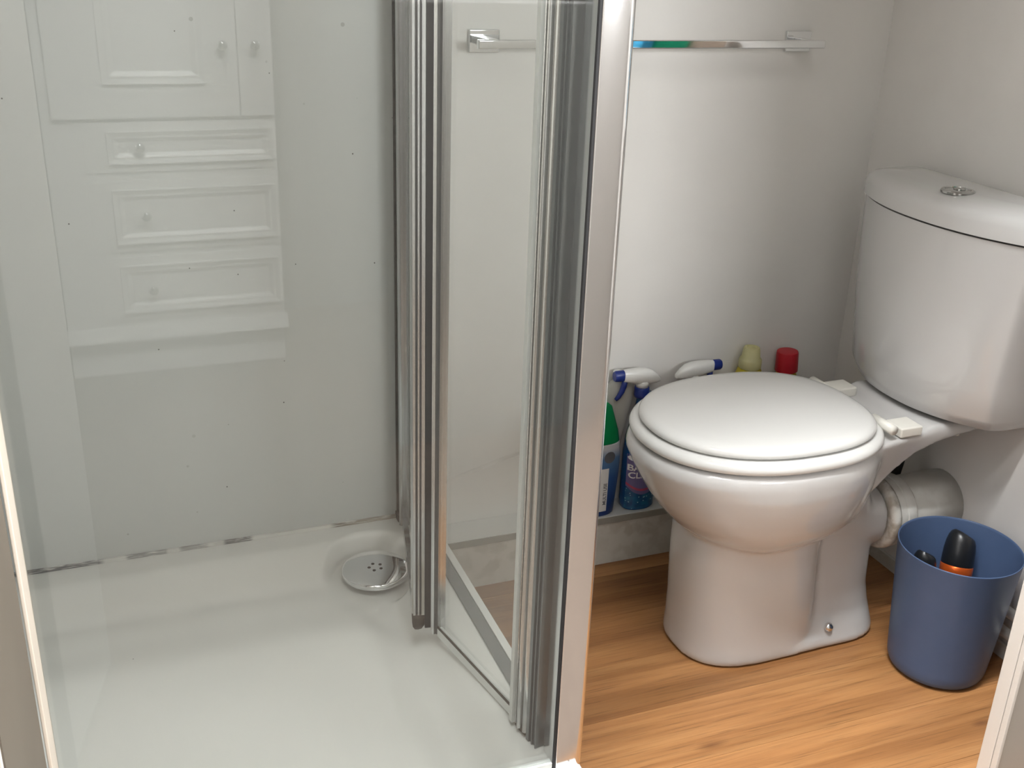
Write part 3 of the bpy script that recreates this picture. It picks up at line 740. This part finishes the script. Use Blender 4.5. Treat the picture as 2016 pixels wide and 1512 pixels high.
letters('CLEAN', 0.0180, AX, AY, profA, AX - 0.003, ZS + .073, .0024, 'lettering', M_letter, ba)
mo = MB(); ring = [(AX - .0225 + .010 * math.cos(2 * PI * k / 24), 0, ZS + .116 + .0062 * math.sin(2 * PI * k / 24)) for k in range(24)]
ring = [(x, surf_y(AX, AY, *profA(z), x) - .0022, z) for x, _, z in ring]
mo.add(ring, [tuple(range(24))]).build('label_oval', M_label_w, ba)

# bottle B: grey-white bottle standing behind, shoulder leaning left
BX, BY = 0.886, 1.6945
bb = thing('grey_bottle', 'tall pale grey plastic bottle behind the blue cleaner, beside the chrome post', 'bottle', (BX, BY, ZS))
rings = []
for h, dx, rx, ry in ((0, -.002, .017, .010), (.004, -.002, .0185, .0115), (.10, -.002, .0185, .0115), (.15, .002, .022, .0125), (.20, .008, .027, .0145), (.235, .0125, .030, .0145), (.254, .0125, .027, .014), (.262, .010, .019, .012), (.266, .006, .011, .009)):
    rings.append(obr(BX + dx, BY, rx, ry, ZS + h, e=2.2))
MB().loft(rings).build('bottle', M_grey_pl, bb, smooth=True)
MB().lathe([(.0085, .266), (.0095, .268), (.0095, .284), (.008, .2865), (.003, .287)], 24, Matrix.Translation((BX + .006, BY, ZS))).build('cap', M_white_pl, bb, smooth=True)

# bottle C: green-shouldered squeeze bottle, half hidden by the post
CX, CY = 0.845, 1.664
bc = thing('squeeze_bottle', 'white and blue printed bottle with green conical top, half hidden by the chrome post', 'bottle', (CX, CY, ZS))
def profC(z):
    h = z - ZS
    k = [(0, .036, .016), (.004, .040, .018), (.05, .044, .0185), (.10, .0475, .0185), (.13, .047, .018), (.16, .043, .017), (.22, .020, .010)]
    for a, b in zip(k, k[1:]):
        if h <= b[0]:
            t_ = (h - a[0]) / (b[0] - a[0]); return a[1] + (b[1] - a[1]) * t_, a[2] + (b[2] - a[2]) * t_
    return k[-1][1:]
MB().loft([obr(CX, CY, *profC(ZS + h), ZS + h) for h in (0, .001, .004, .03, .06, .09, .11, .13, .138, .146, .152, .157)]).build('bottle', M_cbody, bc, smooth=True)
MB().loft([obr(CX, CY, a, b, ZS + h) for h, a, b in ((.155, .0430, .0172), (.1572, .0432, .0175), (.18, .0385, .016), (.205, .0305, .0135), (.23, .0225, .010), (.237, .014, .007), (.239, .002, .002))]).build('top', M_green, bc, smooth=True)
patch(CX, CY, profC, CX - .034, CX + .018, ZS + .012, ZS + .105, .0005, 'side_label', M_label_w, bc)
letters('MULTI USE', 0.010, CX, CY, profC, CX + .0155, ZS + .050, .0008, 'lettering', M_letter_dark, bc, rot=True)
mo = MB(); ring = [(CX + .018 + .012 * math.cos(2 * PI * k / 20), 0, ZS + .128 + .012 * math.sin(2 * PI * k / 20)) for k in range(20)]
ring = [(x, surf_y(CX, CY, *profC(z), x) - .0010, z) for x, _, z in ring]
mo.add(ring, [tuple(range(20))]).build('label_emblem', M_letter_dark, bc)

# bottle D: second spray, nozzle to the right, mostly behind the lid
DX, DY = 1.052, 1.680
bd = thing('spray_bottle', 'second trigger spray behind the toilet lid, blue nozzle pointing right', 'spray bottle', (DX, DY, ZS), 'trigger spray bottles on the ledge')
def profD(z): return profA(z)
MB().loft([obr(DX, DY, profA(ZS + h)[0] * .88, profA(ZS + h)[1] * .9, ZS + h) for h in (0, .001, .004, .02, .06, .12, .135, .15, .163, .175, .187, .20, .212, .225, .238)]).build('bottle', M_bluebody, bd, smooth=True)
trigger_head(bd, DX + 0.008, DY, 0.3860, -1)

# bottle E: yellow bottle with pale cap; F: yellow bottle with red cap
EX, EY = 1.177, 1.680
be = thing('yellow_bottle', 'yellow squeeze bottle with translucent pale stepped cap behind the toilet lid', 'bottle', (EX, EY, ZS))
MB().lathe([(.026, 0), (.029, .003), (.030, .18), (.030, .225), (.0275, .250), (.0235, .263), (.0185, .266)], 36, Matrix.Translation((EX, EY, ZS))).build('bottle', M_yellow, be, smooth=True)
auto_smooth(MB().lathe([(.0205, .2662), (.0225, .268), (.0225, .2835), (.0215, .286), (.0185, .289), (.0165, .306), (.0150, .3095), (.0095, .3105), (.009, .3075), (.001, .307)], 36, Matrix.Translation((EX, EY, ZS))).build('cap', M_palecap, be, smooth=True), 50)
FX, FY = 1.262, 1.679
bf = thing('yellow_bottle', 'yellow bottle with ribbed red screw cap behind the toilet lid', 'bottle', (FX, FY, ZS))
TF = Matrix.Translation((FX + 0.018, FY, ZS)) @ Matrix.Rotation(-0.06, 4, 'Y')
MB().lathe([(.024, 0), (.027, .003), (.027, .17), (.026, .21), (.022, .240), (.0195, .248), (.0175, .252)], 36, TF).build('bottle', M_yellow, bf, smooth=True)
rr_ = []
for r_, z_ in ((.0225, .2522), (.0225, .2535), (.0215, .290), (.0205, .2930), (.016, .2938), (.0005, .2934)):
    rr_.append([TF @ Vector(((r_ + (0.0004 if k % 2 and r_ > .018 else 0)) * math.cos(2 * PI * k / 56), (r_ + (0.0004 if k % 2 and r_ > .018 else 0)) * math.sin(2 * PI * k / 56), z_)) for k in range(56)])
auto_smooth(MB().loft(rr_).build('cap', M_red, bf, smooth=True), 50)

# ================================================================== BIN AND ITS CONTENTS
BCX, BCY = 1.279, 1.168
bn = tag(MB().lathe([(0.001, 0.0010), (0.058, 0.0006), (0.070, 0.002), (0.0775, 0.007), (0.0810, 0.016), (0.0825, 0.030), (0.0990, 0.2385), (0.0995, 0.2400), (0.0985, 0.2410), (0.0975, 0.2400), (0.0967, 0.2370), (0.0803, 0.030), (0.078, 0.018), (0.073, 0.0095), (0.058, 0.0045), (0.001, 0.0042)], 72,
     Matrix.Translation((BCX, BCY, 0)), cap0=True, cap1=True).build('waste_bin', M_bin, smooth=True), 'open tapered translucent blue plastic bin on the wood floor', 'bin')
def can(base, tip_dir, hgt, rad, name, lab, band):
    d = Vector(tip_dir).normalized()
    T = Matrix.Translation(base) @ d.to_track_quat('Z', 'Y').to_matrix().to_4x4()
    r_ = thing(name, lab, 'spray can', tuple(base), 'deodorant cans in the bin')
    h0 = hgt - 0.055
    auto_smooth(MB().lathe([(rad * .86, 0), (rad * .98, .003), (rad, .006), (rad, h0 - .016)], 36, T).build('can', M_black, r_, smooth=True), 50)
    if band:
        MB().lathe([(rad * .985, h0 - .0158), (rad * 1.0, h0 - .015), (rad * 1.0, h0 - .001), (rad * .97, h0)], 36, T).build('orange_band', M_orange, r_, smooth=True)
    else:
        MB().lathe([(rad, h0 - .0158), (rad * .97, h0)], 36, T).build('shoulder', M_black, r_, smooth=True)
    rings = []
    for h, k, sq in ((0.0003, .97, 0), (.003, .99, 0), (.026, .96, 0), (.039, .90, .1), (.048, .80, .3), (.053, .66, .5), (.055, .50, .6)):
        ring = []
        for j in range(36):
            a = 2 * PI * j / 36
            ring.append(T @ Vector((rad * k * math.cos(a), rad * k * math.sin(a), h0 + h + sq * 0.010 * math.cos(a - 0.6))))
        rings.append(ring)
    auto_smooth(MB().loft(rings).build('cap', M_black, r_, smooth=True), 60)
    return r_
c1 = can(Vector((1.281, 1.163, 0.014)), (0.013, 0.014, 0.058), 0.226, 0.027, 'deodorant_can', 'black deodorant can with metallic orange band standing in the blue bin', True)
c2 = can(Vector((1.246, 1.200, 0.010)), (0.004, 0.009, 0.18), 0.198, 0.0215, 'deodorant_can', 'black capped deodorant can half sunk behind the rim of the blue bin', False)

# ================================================================== WARDROBE BEHIND THE CAMERA (mirrored in the shower glass)
YW = -0.912
wd_ = thing('wardrobe', 'white panelled wardrobe with drawers, seen as a faint reflection in shower glass', 'wardrobe', (0.175, YW, 0.0))
box('carcass', (-0.110, 0.462, -1.365, YW, 0.10, 2.05), M_wardrobe, wd_)
box('plinth', (-0.110, 0.462, -1.360, YW - 0.02, 0.0, 0.0995), M_wardrobe, wd_)
MB().add([(-0.118, YW - .01, .105), (.470, YW - .01, .105), (.470, YW + .016, .105), (-.118, YW + .016, .105), (-.118, YW - .01, .142), (.470, YW - .01, .142), (.470, YW + .004, .142), (-.118, YW + .004, .142)],
         [(3, 2, 1, 0), (4, 5, 6, 7), (0, 1, 5, 4), (1, 2, 6, 5), (2, 3, 7, 6), (3, 0, 4, 7)]).build('base_moulding', M_wardrobe, wd_)
def frame(x0, x1, z0, z1, wdt, y0, y1, name, parent):
    mb_ = MB()
    def rg(k, y): return [(x0 + k, y, z0 + k), (x1 - k, y, z0 + k), (x1 - k, y, z1 - k), (x0 + k, y, z1 - k)]
    h = y1 - y0
    a = rg(0, y0); b = rg(.001, y1); c = rg(wdt * .45, y1 - h * .45); c2 = rg(wdt * .62, y1 - h * .40); d = rg(wdt, y0)
    mb_.loft([a, b, c, c2, d], False, False)
    return mb_.build(name, M_wardrobe, parent)
def knob(x, z, parent, yk=YW + .015):
    MB().lathe([(.006, 0), (.006, .010), (.013, .014), (.0145, .020), (.011, .026), (.001, .028)], 24, Matrix.Translation((x, yk, z)) @ Matrix.Rotation(-PI / 2, 4, 'X')).build('knob', M_chrome, parent, smooth=True)
for x0, x1, kx in ((-0.085, 0.3705, 0.335), (0.3745, 0.458, 0.415)):
    dd = box('door', (x0, x1, YW + .0002, YW + .0148, 0.697, 2.02), M_wardrobe, wd_, bevel=.001)
    if x1 < .4: frame(0.040, 0.289, 0.780, 1.95, 0.032, YW + .0150, YW + .024, 'panel_moulding', dd)
    knob(kx, 0.875, dd)
for z0, z1, kz in ((0.581, 0.664, .624), (0.372, 0.515, .446), (0.183, 0.313, .245)):
    dd = box('drawer', (-0.02, 0.458, YW + .0002, YW + .0045, z0 - .022, z1 + .022), M_wardrobe, wd_, bevel=.001)
    frame(0.036, 0.452, z0, z1, 0.028, YW + .0047, YW + .015, 'drawer_moulding', dd)
    knob(0.115, kz, dd, YW + .0047)

# made-up shelf and coloured tubs, added to tint the chrome rail's reflection
sf = box('rail_glint_shelf', (1.166, XW + 0.002, 0.914, 1.072, 0.868, 0.880), M_wardrobe, bevel=.001)
tag(sf, 'unseen white shelf added behind the doorway wall, its coloured tubs tinting the chrome rail', 'shelf')
def tub(x0, x1, mat, name, lab, cat, h):
    xm, hw = (x0 + x1) / 2, (x1 - x0) / 2
    t_ = thing(name, lab, cat, (xm, 1.042, 0.880))
    MB().loft([obr(xm, 1.042, hw * k, .026 * k, .8803 + z_, e=5) for k, z_ in ((.9, 0), (1, .004), (1, h - .01), (.9, h))]).build('body', mat, t_, smooth=True)
    MB().loft([obr(xm, 1.042, hw * .6, .018, .8803 + z_) for z_ in (h + .0003, h + .02)]).build('cap', M_white_pl, t_, smooth=True)
tub(1.168, 1.200, M_rail_glint_b, 'rail_glint_bottle', 'unseen sky blue bottle added on the white shelf, mirrored in the chrome rail', 'bottle', .15)
tub(1.202, 1.294, M_rail_glint_g, 'rail_glint_tub', 'unseen wide green tub added on the white shelf, mirrored in the chrome rail', 'tub', .15)
tub(1.298, 1.392, M_rail_glint_c, 'rail_glint_tub', 'unseen wide cream tub added on the white shelf, mirrored in the chrome rail', 'tub', .15)
